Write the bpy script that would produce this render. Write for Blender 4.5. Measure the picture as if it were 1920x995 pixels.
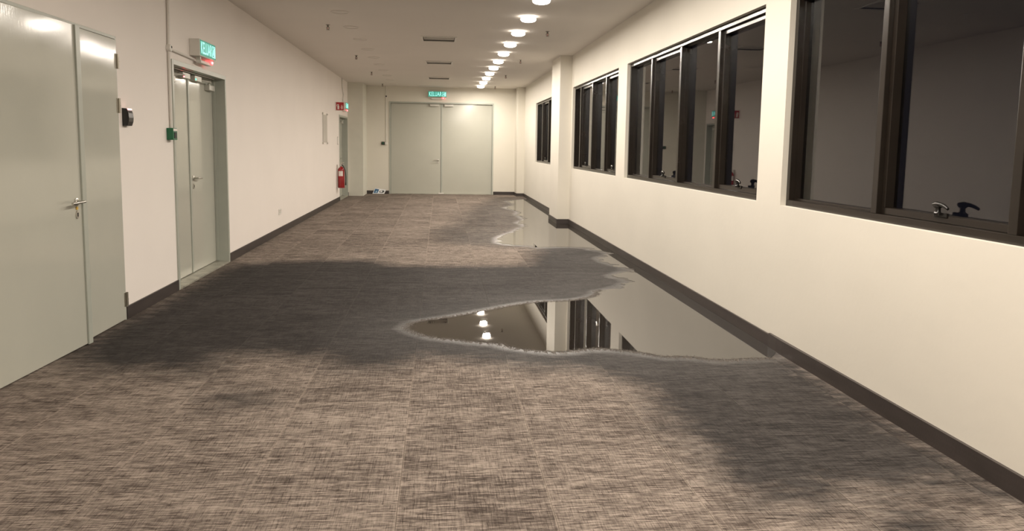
import bpy, bmesh, math, random
from mathutils import Vector, Matrix, noise

for o in list(bpy.data.objects):
    bpy.data.objects.remove(o, do_unlink=True)
SC = bpy.context.scene
COL = SC.collection
random.seed(7)

# ------------------------------------------------------------------ camera
cam_data = bpy.data.cameras.new('camera')
cam = bpy.data.objects.new('camera', cam_data)
COL.objects.link(cam)
RI = Vector((0.995335, -0.09521, 0.015629))
UP = Vector((-0.005169, 0.109138, 0.994013))
FW = Vector((0.096345, 0.989456, -0.108136))
cam.matrix_world = Matrix(((RI.x, UP.x, -FW.x, 0.0), (RI.y, UP.y, -FW.y, 0.0),
                           (RI.z, UP.z, -FW.z, 1.395), (0, 0, 0, 1)))
cam_data.sensor_fit = 'HORIZONTAL'
cam_data.sensor_width = 36.0
cam_data.lens = 26.546
cam_data.shift_y = -0.03605
cam_data.clip_start = 0.05
cam_data.clip_end = 200
SC.camera = cam

# ------------------------------------------------------------------ world (night outside), exposure
world = bpy.data.worlds.new('night')
SC.world = world
world.use_nodes = True
world.node_tree.nodes['Background'].inputs[0].default_value = (0.004, 0.004, 0.006, 1)
world.node_tree.nodes['Background'].inputs[1].default_value = 1.0
SC.view_settings.view_transform = 'Standard'
SC.view_settings.look = 'None'
SC.view_settings.gamma = 1.0
SC.view_settings.use_curve_mapping = False
SC.view_settings.exposure = 1.0

LAMP_COLOR = (1.0, 0.905, 0.79)
LAMP_POWER = 19.0
OPAL_STRENGTH = 4.0

# ------------------------------------------------------------------ main dimensions (metres)
XL, XR, H, YE, YB = -2.442, 2.367, 3.023, 21.711, -4.5

# ================================================================== materials
MATS = {}


def nodes_of(m):
    m.use_nodes = True
    nt = m.node_tree
    return nt, nt.nodes, nt.links, nt.nodes['Principled BSDF']


def mat(name, color, rough=0.5, metal=0.0, vary=0.06, scale=(6, 6, 6), bump=0.0, bscale=(80, 80, 80),
        emit=None, estr=0.0, spec=0.5, coat=0.0, rvary=0.0):
    if name in MATS:
        return MATS[name]
    m = bpy.data.materials.new(name)
    nt, N, L, P = nodes_of(m)
    geo = N.new('ShaderNodeNewGeometry')
    mp = N.new('ShaderNodeMapping')
    mp.inputs['Scale'].default_value = scale
    L.new(geo.outputs['Position'], mp.inputs['Vector'])
    nz = N.new('ShaderNodeTexNoise')
    nz.inputs['Scale'].default_value = 1.0
    nz.inputs['Detail'].default_value = 4.0
    L.new(mp.outputs['Vector'], nz.inputs['Vector'])
    rp = N.new('ShaderNodeValToRGB')
    c = color
    rp.color_ramp.elements[0].position = 0.3
    rp.color_ramp.elements[1].position = 0.7
    rp.color_ramp.elements[0].color = (c[0]*(1-vary), c[1]*(1-vary), c[2]*(1-vary), 1)
    rp.color_ramp.elements[1].color = (min(1, c[0]*(1+vary)), min(1, c[1]*(1+vary)), min(1, c[2]*(1+vary)), 1)
    L.new(nz.outputs['Fac'], rp.inputs['Fac'])
    L.new(rp.outputs['Color'], P.inputs['Base Color'])
    P.inputs['Roughness'].default_value = rough
    P.inputs['Metallic'].default_value = metal
    P.inputs['Specular IOR Level'].default_value = spec
    P.inputs['Coat Weight'].default_value = coat
    if rvary:
        mr = N.new('ShaderNodeMapRange')
        mr.inputs['From Min'].default_value = 0.3
        mr.inputs['From Max'].default_value = 0.7
        mr.inputs['To Min'].default_value = max(0.02, rough-rvary)
        mr.inputs['To Max'].default_value = rough+rvary
        L.new(nz.outputs['Fac'], mr.inputs['Value'])
        L.new(mr.outputs['Result'], P.inputs['Roughness'])
    if bump:
        mp2 = N.new('ShaderNodeMapping')
        mp2.inputs['Scale'].default_value = bscale
        L.new(geo.outputs['Position'], mp2.inputs['Vector'])
        n2 = N.new('ShaderNodeTexNoise')
        n2.inputs['Scale'].default_value = 1.0
        n2.inputs['Detail'].default_value = 3.0
        L.new(mp2.outputs['Vector'], n2.inputs['Vector'])
        b = N.new('ShaderNodeBump')
        b.inputs['Strength'].default_value = bump
        b.inputs['Distance'].default_value = 0.01
        L.new(n2.outputs['Fac'], b.inputs['Height'])
        L.new(b.outputs['Normal'], P.inputs['Normal'])
    if emit:
        P.inputs['Emission Color'].default_value = (*emit, 1)
        P.inputs['Emission Strength'].default_value = estr
    MATS[name] = m
    return m


M_WALL_L = mat('paint_wall_pinkish', (0.85, 0.795, 0.75), 0.75, vary=0.015, scale=(1.2, 1.2, 1.2), bump=0.06, bscale=(25, 25, 25))
M_WALL_R = mat('paint_wall_cream', (0.70, 0.665, 0.59), 0.72, vary=0.025, scale=(1.6, 1.1, 1.8), bump=0.08, bscale=(18, 18, 18))
M_WALL_E = mat('paint_wall_end', (0.72, 0.69, 0.61), 0.75, vary=0.02, scale=(1.2, 1.2, 1.2), bump=0.05, bscale=(25, 25, 25))
M_COLUMN = mat('paint_column_grey', (0.70, 0.69, 0.61), 0.6, vary=0.02)
M_CEIL = mat('paint_ceiling', (0.74, 0.70, 0.65), 0.85, vary=0.02, scale=(0.8, 0.8, 0.8))
M_BASE = mat('baseboard_rubber', (0.045, 0.036, 0.033), 0.42, vary=0.2, scale=(3, 3, 20), bump=0.05)
M_DOOR = mat('door_gloss_paint', (0.485, 0.485, 0.425), 0.12, vary=0.02, scale=(2, 2, 2), bump=0.03, bscale=(70, 70, 16), spec=0.5, rvary=0.03)
M_DOORFRAME = mat('door_frame_paint', (0.42, 0.44, 0.39), 0.3, vary=0.03, bump=0.06, bscale=(60, 60, 20))
M_STEEL = mat('brushed_steel', (0.62, 0.60, 0.56), 0.3, metal=1.0, vary=0.08, scale=(20, 20, 20))
M_HINGE = mat('hinge_steel', (0.42, 0.39, 0.33), 0.38, metal=0.9, vary=0.1, scale=(20, 20, 20))
M_CLOSER = mat('closer_silver', (0.56, 0.55, 0.50), 0.35, metal=0.3, vary=0.05)
M_THRESH = mat('threshold_metal', (0.42, 0.41, 0.35), 0.38, metal=0.4, vary=0.3, scale=(9, 9, 9))
M_BLACK = mat('black_plastic', (0.02, 0.019, 0.018), 0.35, vary=0.1)
M_DARK = mat('dark_gap', (0.012, 0.011, 0.010), 0.6, vary=0.1)
M_BRASS = mat('brass_yellow', (0.75, 0.50, 0.10), 0.35, metal=0.6, vary=0.05)
M_FRAME = mat('window_frame_bronze', (0.016, 0.012, 0.009), 0.25, vary=0.2, scale=(5, 5, 5), spec=0.5)
M_HANDLE = mat('window_handle_black', (0.012, 0.011, 0.010), 0.22, vary=0.1)
M_WHITE = mat('white_plastic', (0.74, 0.72, 0.67), 0.4, vary=0.03)
M_CONDUIT = mat('conduit_pvc', (0.72, 0.69, 0.64), 0.45, vary=0.04)
M_GREEN = mat('green_plastic', (0.012, 0.13, 0.055), 0.38, vary=0.08)
M_GREENFACE = mat('sign_green_face', (0.01, 0.16, 0.11), 0.4, vary=0.1, emit=(0.01, 0.22, 0.15), estr=0.45)
M_SIGNTEXT = mat('sign_letter_glow', (0.5, 0.9, 0.8), 0.4, vary=0.02, emit=(0.30, 0.85, 0.80), estr=0.55)
M_REDLED = mat('led_red', (0.8, 0.03, 0.03), 0.3, vary=0.05, emit=(1.0, 0.05, 0.06), estr=12.0)
M_REDLENS = mat('lens_pinkish', (0.75, 0.25, 0.22), 0.3, vary=0.05, emit=(1.0, 0.12, 0.12), estr=0.7)
M_GREENLED = mat('led_green', (0.05, 0.6, 0.3), 0.3, vary=0.05, emit=(0.05, 0.8, 0.4), estr=2.0)
M_RED = mat('extinguisher_red', (0.32, 0.010, 0.013), 0.25, vary=0.06, coat=0.4)
M_SIGNRED = mat('sign_red', (0.40, 0.015, 0.02), 0.4, vary=0.04)
M_SIGNWHITE = mat('sign_white', (0.82, 0.76, 0.72), 0.45, vary=0.03)
M_RUBBER = mat('black_rubber', (0.015, 0.014, 0.013), 0.5, vary=0.1)
M_PAPER = mat('paper_white', (0.78, 0.79, 0.80), 0.5, vary=0.03)
M_BLUE = mat('print_blue', (0.05, 0.13, 0.25), 0.4, vary=0.5, scale=(40, 40, 40))
M_GREYPRINT = mat('print_grey', (0.07, 0.08, 0.08), 0.4, vary=0.4, scale=(40, 40, 40))
M_VENT = mat('vent_white', (0.70, 0.67, 0.62), 0.4, vary=0.03)
M_DUCT = mat('duct_painted_shade', (0.05, 0.045, 0.04), 0.6, vary=0.1)
M_SPRINK = mat('sprinkler_metal', (0.20, 0.18, 0.15), 0.35, metal=0.8, vary=0.1)
M_TRIM = mat('downlight_trim', (0.72, 0.68, 0.63), 0.5, vary=0.02)
M_UNLIT = mat('downlight_unlit', (0.70, 0.66, 0.61), 0.5, vary=0.03)
M_OPAL = mat('downlight_opal', (0.9, 0.88, 0.82), 0.4, vary=0.01, emit=LAMP_COLOR, estr=OPAL_STRENGTH)
M_ACRYL = mat('frosted_acrylic', (0.60, 0.565, 0.52), 0.25, vary=0.04)
M_SCREED = mat('floor_screed', (0.20, 0.17, 0.14), 0.9, vary=0.1)


def glass_mat():
    m = bpy.data.materials.new('window_glass_tinted')
    nt, N, L, P = nodes_of(m)
    nz = N.new('ShaderNodeTexNoise')
    nz.inputs['Scale'].default_value = 3.0
    geo = N.new('ShaderNodeNewGeometry')
    L.new(geo.outputs['Position'], nz.inputs['Vector'])
    mr = N.new('ShaderNodeMapRange')
    mr.inputs['To Min'].default_value = 0.0
    mr.inputs['To Max'].default_value = 0.02
    L.new(nz.outputs['Fac'], mr.inputs['Value'])
    L.new(mr.outputs['Result'], P.inputs['Roughness'])
    P.inputs['Base Color'].default_value = (0.58, 0.57, 0.55, 1)
    P.inputs['Transmission Weight'].default_value = 1.0
    P.inputs['IOR'].default_value = 1.52
    return m


def water_mat():
    m = bpy.data.materials.new('puddle_water')
    nt, N, L, P = nodes_of(m)
    geo = N.new('ShaderNodeNewGeometry')
    nz = N.new('ShaderNodeTexNoise')
    nz.inputs['Scale'].default_value = 2.0
    L.new(geo.outputs['Position'], nz.inputs['Vector'])
    rp = N.new('ShaderNodeValToRGB')
    rp.color_ramp.elements[0].color = (0.012, 0.010, 0.008, 1)
    rp.color_ramp.elements[1].color = (0.022, 0.018, 0.015, 1)
    L.new(nz.outputs['Fac'], rp.inputs['Fac'])
    L.new(rp.outputs['Color'], P.inputs['Base Color'])
    P.inputs['Roughness'].default_value = 0.015
    P.inputs['IOR'].default_value = 2.2
    return m


def carpet_mat():
    m = bpy.data.materials.new('carpet_tile_weave')
    nt, N, L, P = nodes_of(m)
    geo = N.new('ShaderNodeNewGeometry')

    def math_(op, a, b=None, c=None, clamp=False):
        n = N.new('ShaderNodeMath')
        n.operation = op
        n.use_clamp = clamp
        for i, v in enumerate((a, b, c)):
            if v is None:
                continue
            if isinstance(v, (int, float)):
                n.inputs[i].default_value = v
            else:
                L.new(v, n.inputs[i])
        return n.outputs[0]

    def attr(name):
        a = N.new('ShaderNodeAttribute')
        a.attribute_name = name
        return a.outputs['Fac']

    tile_w = attr('tile_seed')

    def streak(sx, sy, detail, rough=0.6):
        mp = N.new('ShaderNodeMapping')
        mp.inputs['Scale'].default_value = (sx, sy, 1)
        L.new(geo.outputs['Position'], mp.inputs['Vector'])
        n = N.new('ShaderNodeTexNoise')
        n.noise_dimensions = '4D'
        n.inputs['Scale'].default_value = 1.0
        n.inputs['Detail'].default_value = detail
        n.inputs['Roughness'].default_value = rough
        L.new(mp.outputs['Vector'], n.inputs['Vector'])
        L.new(tile_w, n.inputs['W'])
        return n.outputs['Fac']

    def rng(v, a, b, c, d):
        n = N.new('ShaderNodeMapRange')
        n.inputs['From Min'].default_value = a
        n.inputs['From Max'].default_value = b
        n.inputs['To Min'].default_value = c
        n.inputs['To Max'].default_value = d
        L.new(v, n.inputs['Value'])
        return n.outputs['Result']

    across = streak(11, 95, 5, 0.65)      # streaks running across the corridor
    along = streak(170, 9, 3, 0.6)        # threads running along it
    patch = streak(2.6, 9.0, 3, 0.6)      # broad bands
    grain = streak(330, 330, 2, 0.7)
    big = streak(2.2, 2.6, 2, 0.5)
    v = math_('MULTIPLY', rng(across, 0.35, 0.65, 0, 1), 0.52)
    v = math_('ADD', v, math_('MULTIPLY', rng(along, 0.33, 0.67, 0, 1), 0.20))
    v = math_('ADD', v, math_('MULTIPLY', rng(patch, 0.33, 0.67, 0, 1), 0.22))
    v = math_('ADD', v, math_('MULTIPLY', rng(grain, 0.3, 0.7, 0, 1), 0.14))
    v = math_('ADD', v, math_('MULTIPLY', rng(big, 0.35, 0.65, 0, 1), 0.06))
    v = math_('ADD', v, math_('MULTIPLY', math_('SUBTRACT', math_('FRACT', math_('MULTIPLY', tile_w, 3.7)), 0.5), 0.10))
    dash = rng(streak(13, 150, 3, 0.6), 0.56, 0.63, 0, 0.34)
    dash2 = rng(streak(190, 14, 2, 0.6), 0.58, 0.66, 0, 0.22)
    v = math_('ADD', v, 0.075)
    v = math_('SUBTRACT', v, dash)
    v = math_('SUBTRACT', v, dash2)
    # light seam fibres along tile edges (UV runs 0..1 per tile)
    uv = N.new('ShaderNodeUVMap')
    uv.uv_map = 'tile'
    sep = N.new('ShaderNodeSeparateXYZ')
    L.new(uv.outputs['UV'], sep.inputs['Vector'])
    eu = math_('ABSOLUTE', math_('SUBTRACT', sep.outputs['X'], 0.5))
    ev = math_('ABSOLUTE', math_('SUBTRACT', sep.outputs['Y'], 0.5))
    su = rng(eu, 0.488, 0.495, 0, 1)
    sv = rng(ev, 0.490, 0.496, 0, 1)
    seam = math_('MAXIMUM', math_('MULTIPLY', su, 0.46), math_('MULTIPLY', sv, 0.18))
    seam = math_('MULTIPLY', seam, rng(grain, 0.35, 0.6, 0.3, 1.0))
    ramp = N.new('ShaderNodeValToRGB')
    cr = ramp.color_ramp
    cr.elements[0].position = 0.22
    cr.elements[0].color = (0.052, 0.040, 0.034, 1)
    cr.elements[1].position = 0.88
    cr.elements[1].color = (0.325, 0.275, 0.235, 1)
    e = cr.elements.new(0.46)
    e.color = (0.112, 0.092, 0.079, 1)
    e = cr.elements.new(0.64)
    e.color = (0.192, 0.159, 0.136, 1)
    L.new(v, ramp.inputs['Fac'])
    mixs = N.new('ShaderNodeMix')
    mixs.data_type = 'RGBA'
    L.new(seam, mixs.inputs['Factor'])
    L.new(ramp.outputs['Color'], mixs.inputs['A'])
    mixs.inputs['B'].default_value = (0.36, 0.30, 0.25, 1)
    # damp stain: signed distance stored per vertex, edge broken up by noise and by weave streaks
    dn = streak(6, 16, 4, 0.6)
    dd = math_('ADD', attr('damp'), math_('MULTIPLY', math_('SUBTRACT', dn, 0.5), 0.62))
    dd = math_('ADD', dd, math_('MULTIPLY', math_('SUBTRACT', across, 0.5), 0.35))
    wet = rng(dd, -0.17, 0.19, 0, 1)
    mul = N.new('ShaderNodeMix')
    mul.data_type = 'RGBA'
    mul.blend_type = 'MULTIPLY'
    mul.inputs['B'].default_value = (0.185, 0.195, 0.212, 1)
    L.new(wet, mul.inputs['Factor'])
    L.new(mixs.outputs['Result'], mul.inputs['A'])
    L.new(mul.outputs['Result'], P.inputs['Base Color'])
    # soaked fibres beside the standing water shine
    shore = attr('shore')
    sn = streak(60, 90, 3, 0.7)
    soak = rng(math_('ADD', shore, math_('MULTIPLY', math_('SUBTRACT', sn, 0.5), 0.10)), -0.13, 0.01, 0, 1)
    near = rng(shore, -0.8, -0.05, 0, 1)
    rough = math_('SUBTRACT', 0.92, math_('MULTIPLY', wet, 0.12))
    rough = math_('SUBTRACT', rough, math_('MULTIPLY', soak, 0.52))
    L.new(rough, P.inputs['Roughness'])
    spec = math_('ADD', math_('ADD', 0.05, math_('MULTIPLY', wet, 0.10)), math_('ADD', math_('MULTIPLY', soak, 1.0), math_('MULTIPLY', near, 0.22)))
    L.new(spec, P.inputs['Specular IOR Level'])
    bh = math_('ADD', math_('MULTIPLY', grain, 0.6), math_('MULTIPLY', across, 0.5))
    b = N.new('ShaderNodeBump')
    b.inputs['Strength'].default_value = 0.55
    b.inputs['Distance'].default_value = 0.004
    L.new(bh, b.inputs['Height'])
    L.new(b.outputs['Normal'], P.inputs['Normal'])
    return m


M_GLASS = glass_mat()
M_WATER = water_mat()
M_CARPET = carpet_mat()


# ================================================================== mesh helpers
class MB:
    def __init__(self):
        self.bm = bmesh.new()

    def box(self, x0, x1, y0, y1, z0, z1, bevel=0.0):
        r = bmesh.ops.create_cube(self.bm, size=1.0)
        vs = r['verts']
        for v in vs:
            v.co = Vector((x0+(v.co.x+.5)*(x1-x0), y0+(v.co.y+.5)*(y1-y0), z0+(v.co.z+.5)*(z1-z0)))
        if bevel > 0:
            es = list({e for v in vs for e in v.link_edges})
            bmesh.ops.bevel(self.bm, geom=es, offset=bevel, segments=2, affect='EDGES', profile=0.6)
        return self

    def lathe(self, prof, axis='Z', at=(0, 0, 0), n=20):
        rings = []
        for r, h in prof:
            ring = []
            if r < 1e-6:
                ring = [self.bm.verts.new(self._ax(0, 0, h, axis, at))]
            else:
                for i in range(n):
                    a = 2*math.pi*i/n
                    ring.append(self.bm.verts.new(self._ax(r*math.cos(a), r*math.sin(a), h, axis, at)))
            rings.append(ring)
        for a, b in zip(rings, rings[1:]):
            if len(a) == 1 and len(b) == 1:
                continue
            for i in range(n):
                j = (i+1) % n
                if len(a) == 1:
                    self.bm.faces.new((a[0], b[i], b[j]))
                elif len(b) == 1:
                    self.bm.faces.new((a[i], a[j], b[0]))
                else:
                    self.bm.faces.new((a[i], a[j], b[j], b[i]))
        if len(rings[0]) > 1:
            self.bm.faces.new(rings[0][::-1])
        if len(rings[-1]) > 1:
            self.bm.faces.new(rings[-1])
        return self

    def _ax(self, u, v, h, axis, at):
        if axis == 'Z':
            p = (u, v, h)
        elif axis == 'X':
            p = (h, u, v)
        else:
            p = (u, h, v)
        return Vector(p)+Vector(at)

    def tube(self, pts, r, n=10):
        pts = [Vector(p) for p in pts]
        rings = []
        prev = None
        for i, p in enumerate(pts):
            d = (pts[min(i+1, len(pts)-1)]-pts[max(i-1, 0)]).normalized()
            if prev is None:
                ref = Vector((0, 0, 1)) if abs(d.z) < 0.9 else Vector((1, 0, 0))
            else:
                ref = prev
            u = (ref-d*ref.dot(d)).normalized()
            prev = u
            w = d.cross(u)
            rad = r[i] if isinstance(r, (list, tuple)) else r
            rings.append([self.bm.verts.new(p+(u*math.cos(2*math.pi*k/n)+w*math.sin(2*math.pi*k/n))*rad) for k in range(n)])
        for a, b in zip(rings, rings[1:]):
            for k in range(n):
                j = (k+1) % n
                self.bm.faces.new((a[k], a[j], b[j], b[k]))
        self.bm.faces.new(rings[0][::-1])
        self.bm.faces.new(rings[-1])
        return self

    def prism(self, poly, axis, a, b):
        """poly: 2D outline; extruded along axis from a to b. axis X: poly=(y,z); Y: (x,z); Z: (x,y)"""
        def pt(u, v, h):
            return Vector({'X': (h, u, v), 'Y': (u, h, v), 'Z': (u, v, h)}[axis])
        va = [self.bm.verts.new(pt(u, v, a)) for u, v in poly]
        vb = [self.bm.verts.new(pt(u, v, b)) for u, v in poly]
        self.bm.faces.new(va)
        self.bm.faces.new(vb[::-1])
        n = len(poly)
        for i in range(n):
            j = (i+1) % n
            self.bm.faces.new((va[i], vb[i], vb[j], va[j]))
        return self

    def build(self, name, material, parent=None, smooth=False, origin=None):
        bmesh.ops.recalc_face_normals(self.bm, faces=self.bm.faces[:])
        me = bpy.data.meshes.new(name)
        if origin is not None:
            bmesh.ops.translate(self.bm, verts=self.bm.verts[:], vec=-Vector(origin))
        self.bm.to_mesh(me)
        self.bm.free()
        me.materials.append(material)
        if smooth:
            for p in me.polygons:
                p.use_smooth = True
            try:
                me.set_sharp_from_angle(angle=math.radians(40))
            except Exception:
                pass
        o = bpy.data.objects.new(name, me)
        COL.objects.link(o)
        if origin is not None:
            o.location = origin
        if parent is not None:
            o.parent = parent
            o.matrix_parent_inverse = Matrix.Identity(4)
            off = Vector((0, 0, 0))
            q = parent
            while q is not None:
                off += q.location
                q = q.parent
            if origin is not None:
                o.location = Vector(origin)-off
            else:
                o.location = -off
        return o


def tag(o, label=None, cat=None, group=None, kind=None):
    if label:
        o['label'] = label
    if cat:
        o['category'] = cat
    if group:
        o['group'] = group
    if kind:
        o['kind'] = kind
    return o


def empty(name, loc=(0, 0, 0)):
    o = bpy.data.objects.new(name, None)
    COL.objects.link(o)
    o.location = loc
    o.empty_display_size = 0.1
    return o


def copy_tree(o, parent=None):
    c = o.copy()
    COL.objects.link(c)
    c.parent = parent
    for ch in list(o.children):
        copy_tree(ch, c)
    return c


def slab(mb, axis, d0, d1, u0, u1, v0, v1, holes):
    """wall slab with rectangular holes (ua, ub, va, vb). axis = thickness axis."""
    us = sorted({u0, u1, *[h[0] for h in holes], *[h[1] for h in holes]})
    for a, b in zip(us, us[1:]):
        mid = (a+b)/2
        hs = sorted([(h[2], h[3]) for h in holes if h[0] < mid < h[1]])
        cur = v0
        spans = []
        for lo, hi in hs:
            if lo > cur+1e-6:
                spans.append((cur, lo))
            cur = max(cur, hi)
        if cur < v1-1e-6:
            spans.append((cur, v1))
        for lo, hi in spans:
            if axis == 'X':
                mb.box(d0, d1, a, b, lo, hi)
            elif axis == 'Y':
                mb.box(a, b, d0, d1, lo, hi)
            else:
                mb.box(a, b, lo, hi, d0, d1)
    return mb


def text_mesh(name, body, material, parent, size, matrix, extrude=0.001, xscale=1.0, bold=0.0):
    cu = bpy.data.curves.new(name, 'FONT')
    cu.body = body
    cu.size = size
    cu.align_x = 'CENTER'
    cu.align_y = 'CENTER'
    cu.extrude = extrude
    cu.offset = bold
    cu.space_character = 1.10
    tmp = bpy.data.objects.new(name, cu)
    COL.objects.link(tmp)
    bpy.context.view_layer.update()
    dg = bpy.context.evaluated_depsgraph_get()
    me = bpy.data.meshes.new_from_object(tmp.evaluated_get(dg))
    bpy.data.objects.remove(tmp, do_unlink=True)
    me.transform(Matrix.Diagonal((xscale, 1, 1, 1)))
    me.transform(matrix)
    me.materials.clear()
    me.materials.append(material)
    o = bpy.data.objects.new(name, me)
    COL.objects.link(o)
    o.parent = parent
    return o


# ================================================================== setting
# ---- windows: (y_near, y_far, list of mullion centres)
WZ0, WZ1 = 1.015, 2.455
WINS = [(0.95, 5.05, (1.93, 2.95, 3.98)),
        (5.45, 9.55, (6.47, 7.52, 8.57)),
        (10.02, 13.48, (10.95, 11.93, 12.93)),
        (14.72, 18.68, (15.74, 16.75, 17.74))]
WT = 0.22
D1_Y = (4.27, 6.07, 2.17)
D2_Y = (7.27, 9.03, 2.14)
D3_Y = (18.93, 20.60, 2.10)
D4_X = (-1.41, 1.54, 2.60)
VENTS_Y = (8.20, 11.93, 15.27, 18.78)
VENT = 0.27

mb = MB()
slab(mb, 'X', XR, XR+WT, YB, YE+0.2, 0, H, [(a, b, WZ0, WZ1) for a, b, _ in WINS])
tag(mb.build('wall_right', M_WALL_R), 'cream painted wall with four dark windows', 'wall', kind='structure')
mb = MB()
slab(mb, 'X', XL-WT, XL, YB, YE+0.2, 0, H, [(D1_Y[0], D1_Y[1], 0, D1_Y[2]), (D2_Y[0], D2_Y[1], 0, D2_Y[2]), (D3_Y[0], D3_Y[1], 0, D3_Y[2])])
tag(mb.build('wall_left', M_WALL_L), 'pale painted wall with three grey door openings', 'wall', kind='structure')
mb = MB()
slab(mb, 'Y', YE, YE+0.2, XL, XR, 0, H, [(D4_X[0], D4_X[1], 0, D4_X[2])])
tag(mb.build('wall_end', M_WALL_E), 'cream end wall around the wide grey double door', 'wall', kind='structure')
tag(MB().box(XL, XR, YB-0.2, YB, 0, H).build('wall_back', M_WALL_E), 'plain cream wall closing the corridor behind', 'wall', kind='structure')
mb = MB()
slab(mb, 'Z', H, H+0.15, XL-WT, XR+WT, YB-0.2, YE+0.2, [(-0.015-VENT+0.02, -0.015+VENT-0.02, y-VENT+0.02, y+VENT-0.02) for y in VENTS_Y])
tag(mb.build('ceiling', M_CEIL), 'smooth off-white plaster ceiling', 'ceiling', kind='structure')

# pilasters and pier
tag(MB().box(XL, -2.04, 20.70, YE, 0, H).build('trim_1', M_COLUMN), 'grey boxed pilaster in the corner beside the far left door', 'pilaster', kind='structure')
tag(MB().box(2.15, XR, 13.60, 14.60, 0, H).build('trim_2', M_WALL_R), 'cream pier standing proud between two windows', 'pier', kind='structure')
tag(MB().box(2.16, XR, 21.08, YE, 0, H).build('trim_3', M_WALL_E), 'slim cream pilaster in the corner right of the end door', 'pilaster', kind='structure')

# baseboards
BH, BT = 0.088, 0.014


def base(name, parts, label, h=BH):
    mb = MB()
    for x0, x1, y0, y1 in parts:
        mb.box(x0, x1, y0, y1, 0.0, h, 0.003)
    return tag(mb.build(name, M_BASE), label, 'baseboard', kind='structure')


base('baseboard_right', [(XR-BT, XR, 5.07, 13.60), (2.15-BT, XR, 13.60-BT, 13.60), (2.15-BT, 2.15, 13.60, 14.60), (2.15-BT, XR, 14.60, 14.60+BT),
                         (XR-BT, XR, 14.61, 21.08), (2.16-BT, XR-BT, 21.08-BT, 21.08), (2.16-BT, 2.16, 21.08, YE)],
     'dark rubber baseboard along the windowed wall and around its pier')
mb = MB()
mb.prism([(XR, YB), (XR, 5.09), (XR-BT-0.002, 5.09), (XR-BT-0.006, 5.03), (XR-BT-0.011, 4.95), (XR-BT-0.013, 4.85), (XR-BT-0.011, 4.70), (XR-BT-0.006, 4.40), (XR-BT-0.004, 3.5), (XR-BT-0.004, YB)], 'Z', 0.0, BH+0.010)
tag(mb.build('baseboard_right_loose', M_BASE), 'dark rubber baseboard length bulging off the wall at its joint', 'baseboard', kind='structure')
base('baseboard_left', [(XL, XL+BT, YB, D1_Y[0]-0.05), (XL, XL+BT, D1_Y[1]+0.01, D2_Y[0]), (XL, XL+BT, D2_Y[1], D3_Y[0]), (XL, XL+BT, D3_Y[1]+0.02, 20.70)],
     'dark rubber baseboard along the wall of grey doors', 0.10)
base('baseboard_end', [(-2.04, D4_X[0]-0.01, YE-BT, YE), (D4_X[1]+0.01, 2.16, YE-BT, YE)], 'dark rubber baseboard either side of the end double door', 0.09)

# ------------------------------------------------------------------ floor
PUD = [(2.24, 19.84), (1.71, 19.22), (1.81, 17.96), (1.49, 17.11), (1.72, 16.18), (1.61, 15.41), (1.65, 14.32), (1.44, 13.75), (1.54, 13.22),
       (1.22, 12.24), (1.01, 11.74), (0.9, 11.37), (0.86, 10.83), (0.99, 10.62), (1.31, 10.52), (1.39, 10.33), (1.58, 10.39), (1.81, 10.43),
       (2.07, 10.34), (2.09, 10.11), (2.21, 10.04), (2.27, 9.64), (2.03, 9.37), (2.04, 8.96), (2.16, 8.67), (2.27, 8.21), (2.1, 8.32),
       (1.88, 8.0), (2.05, 7.73), (1.85, 7.4), (1.86, 7.25), (1.74, 7.29), (1.55, 7.13), (1.55, 7.02), (1.37, 6.79), (1.16, 6.68), (0.96, 6.67),
       (0.83, 6.62), (0.61, 6.47), (0.42, 6.32), (0.28, 6.2), (0.03, 6.02), (-0.18, 5.91), (-0.24, 5.7), (-0.14, 5.55), (-0.05, 5.44),
       (0.13, 5.35), (0.31, 5.27), (0.43, 5.25), (0.51, 5.13), (0.61, 5.07), (0.72, 5.02), (0.84, 4.99), (0.99, 5.06), (1.1, 5.09), (1.21, 5.05),
       (1.36, 4.99), (1.5, 4.86), (1.62, 4.86), (1.73, 4.84), (1.83, 4.76), (2.0, 4.78), (2.25, 4.80)]
PW = XR-BT-0.001
PUD_WALL = [(PW-0.018, 4.92), (PW, 5.12), (PW, 13.60-BT-0.001), (2.15-BT-0.001, 13.60-BT-0.001), (2.15-BT-0.001, 14.60+BT+0.001), (PW, 14.60+BT+0.001), (PW, 19.95)]
DAMP = [[(-2.42, 7.16), (-2.37, 8.77), (-1.88, 8.97), (-1.41, 9.1), (-0.85, 9.19), (-0.51, 8.75), (-0.14, 8.72), (0.48, 8.72), (1.02, 8.76),
         (1.21, 9.52), (1.4, 10.57), (2.4, 10.3), (2.4, 8.47), (2.4, 4.93), (2.4, 2.72), (2.4, 2.62), (2.01, 2.8), (1.73, 2.86), (1.56, 2.69),
         (1.38, 2.72), (1.23, 2.78), (1.19, 2.97), (1.17, 3.25), (1.12, 3.59), (1.17, 4.18), (0.93, 4.55), (0.53, 4.63), (0.27, 4.78),
         (-0.08, 4.92), (-0.27, 4.66), (-0.6, 4.62), (-0.78, 4.95), (-1.37, 5.01), (-1.34, 4.55), (-1.56, 4.56), (-1.81, 4.73), (-1.98, 4.63),
         (-2.19, 4.75), (-2.45, 5.12), (-2.45, 6.04)],
        [(0.02, 12.41), (0.45, 13.45), (0.63, 15.6), (1.6, 20.59), (2.4, 20.6), (2.4, 10.5), (1.46, 10.3), (1.03, 10.56), (0.59, 10.72), (0.09, 11.01)],
        [(1.68, 2.70), (1.98, 2.71), (1.95, 2.3), (1.55, 2.3)],
        [(-1.25, 4.25), (-1.05, 4.24), (-0.97, 3.99), (-1.16, 4.0)]]


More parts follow.
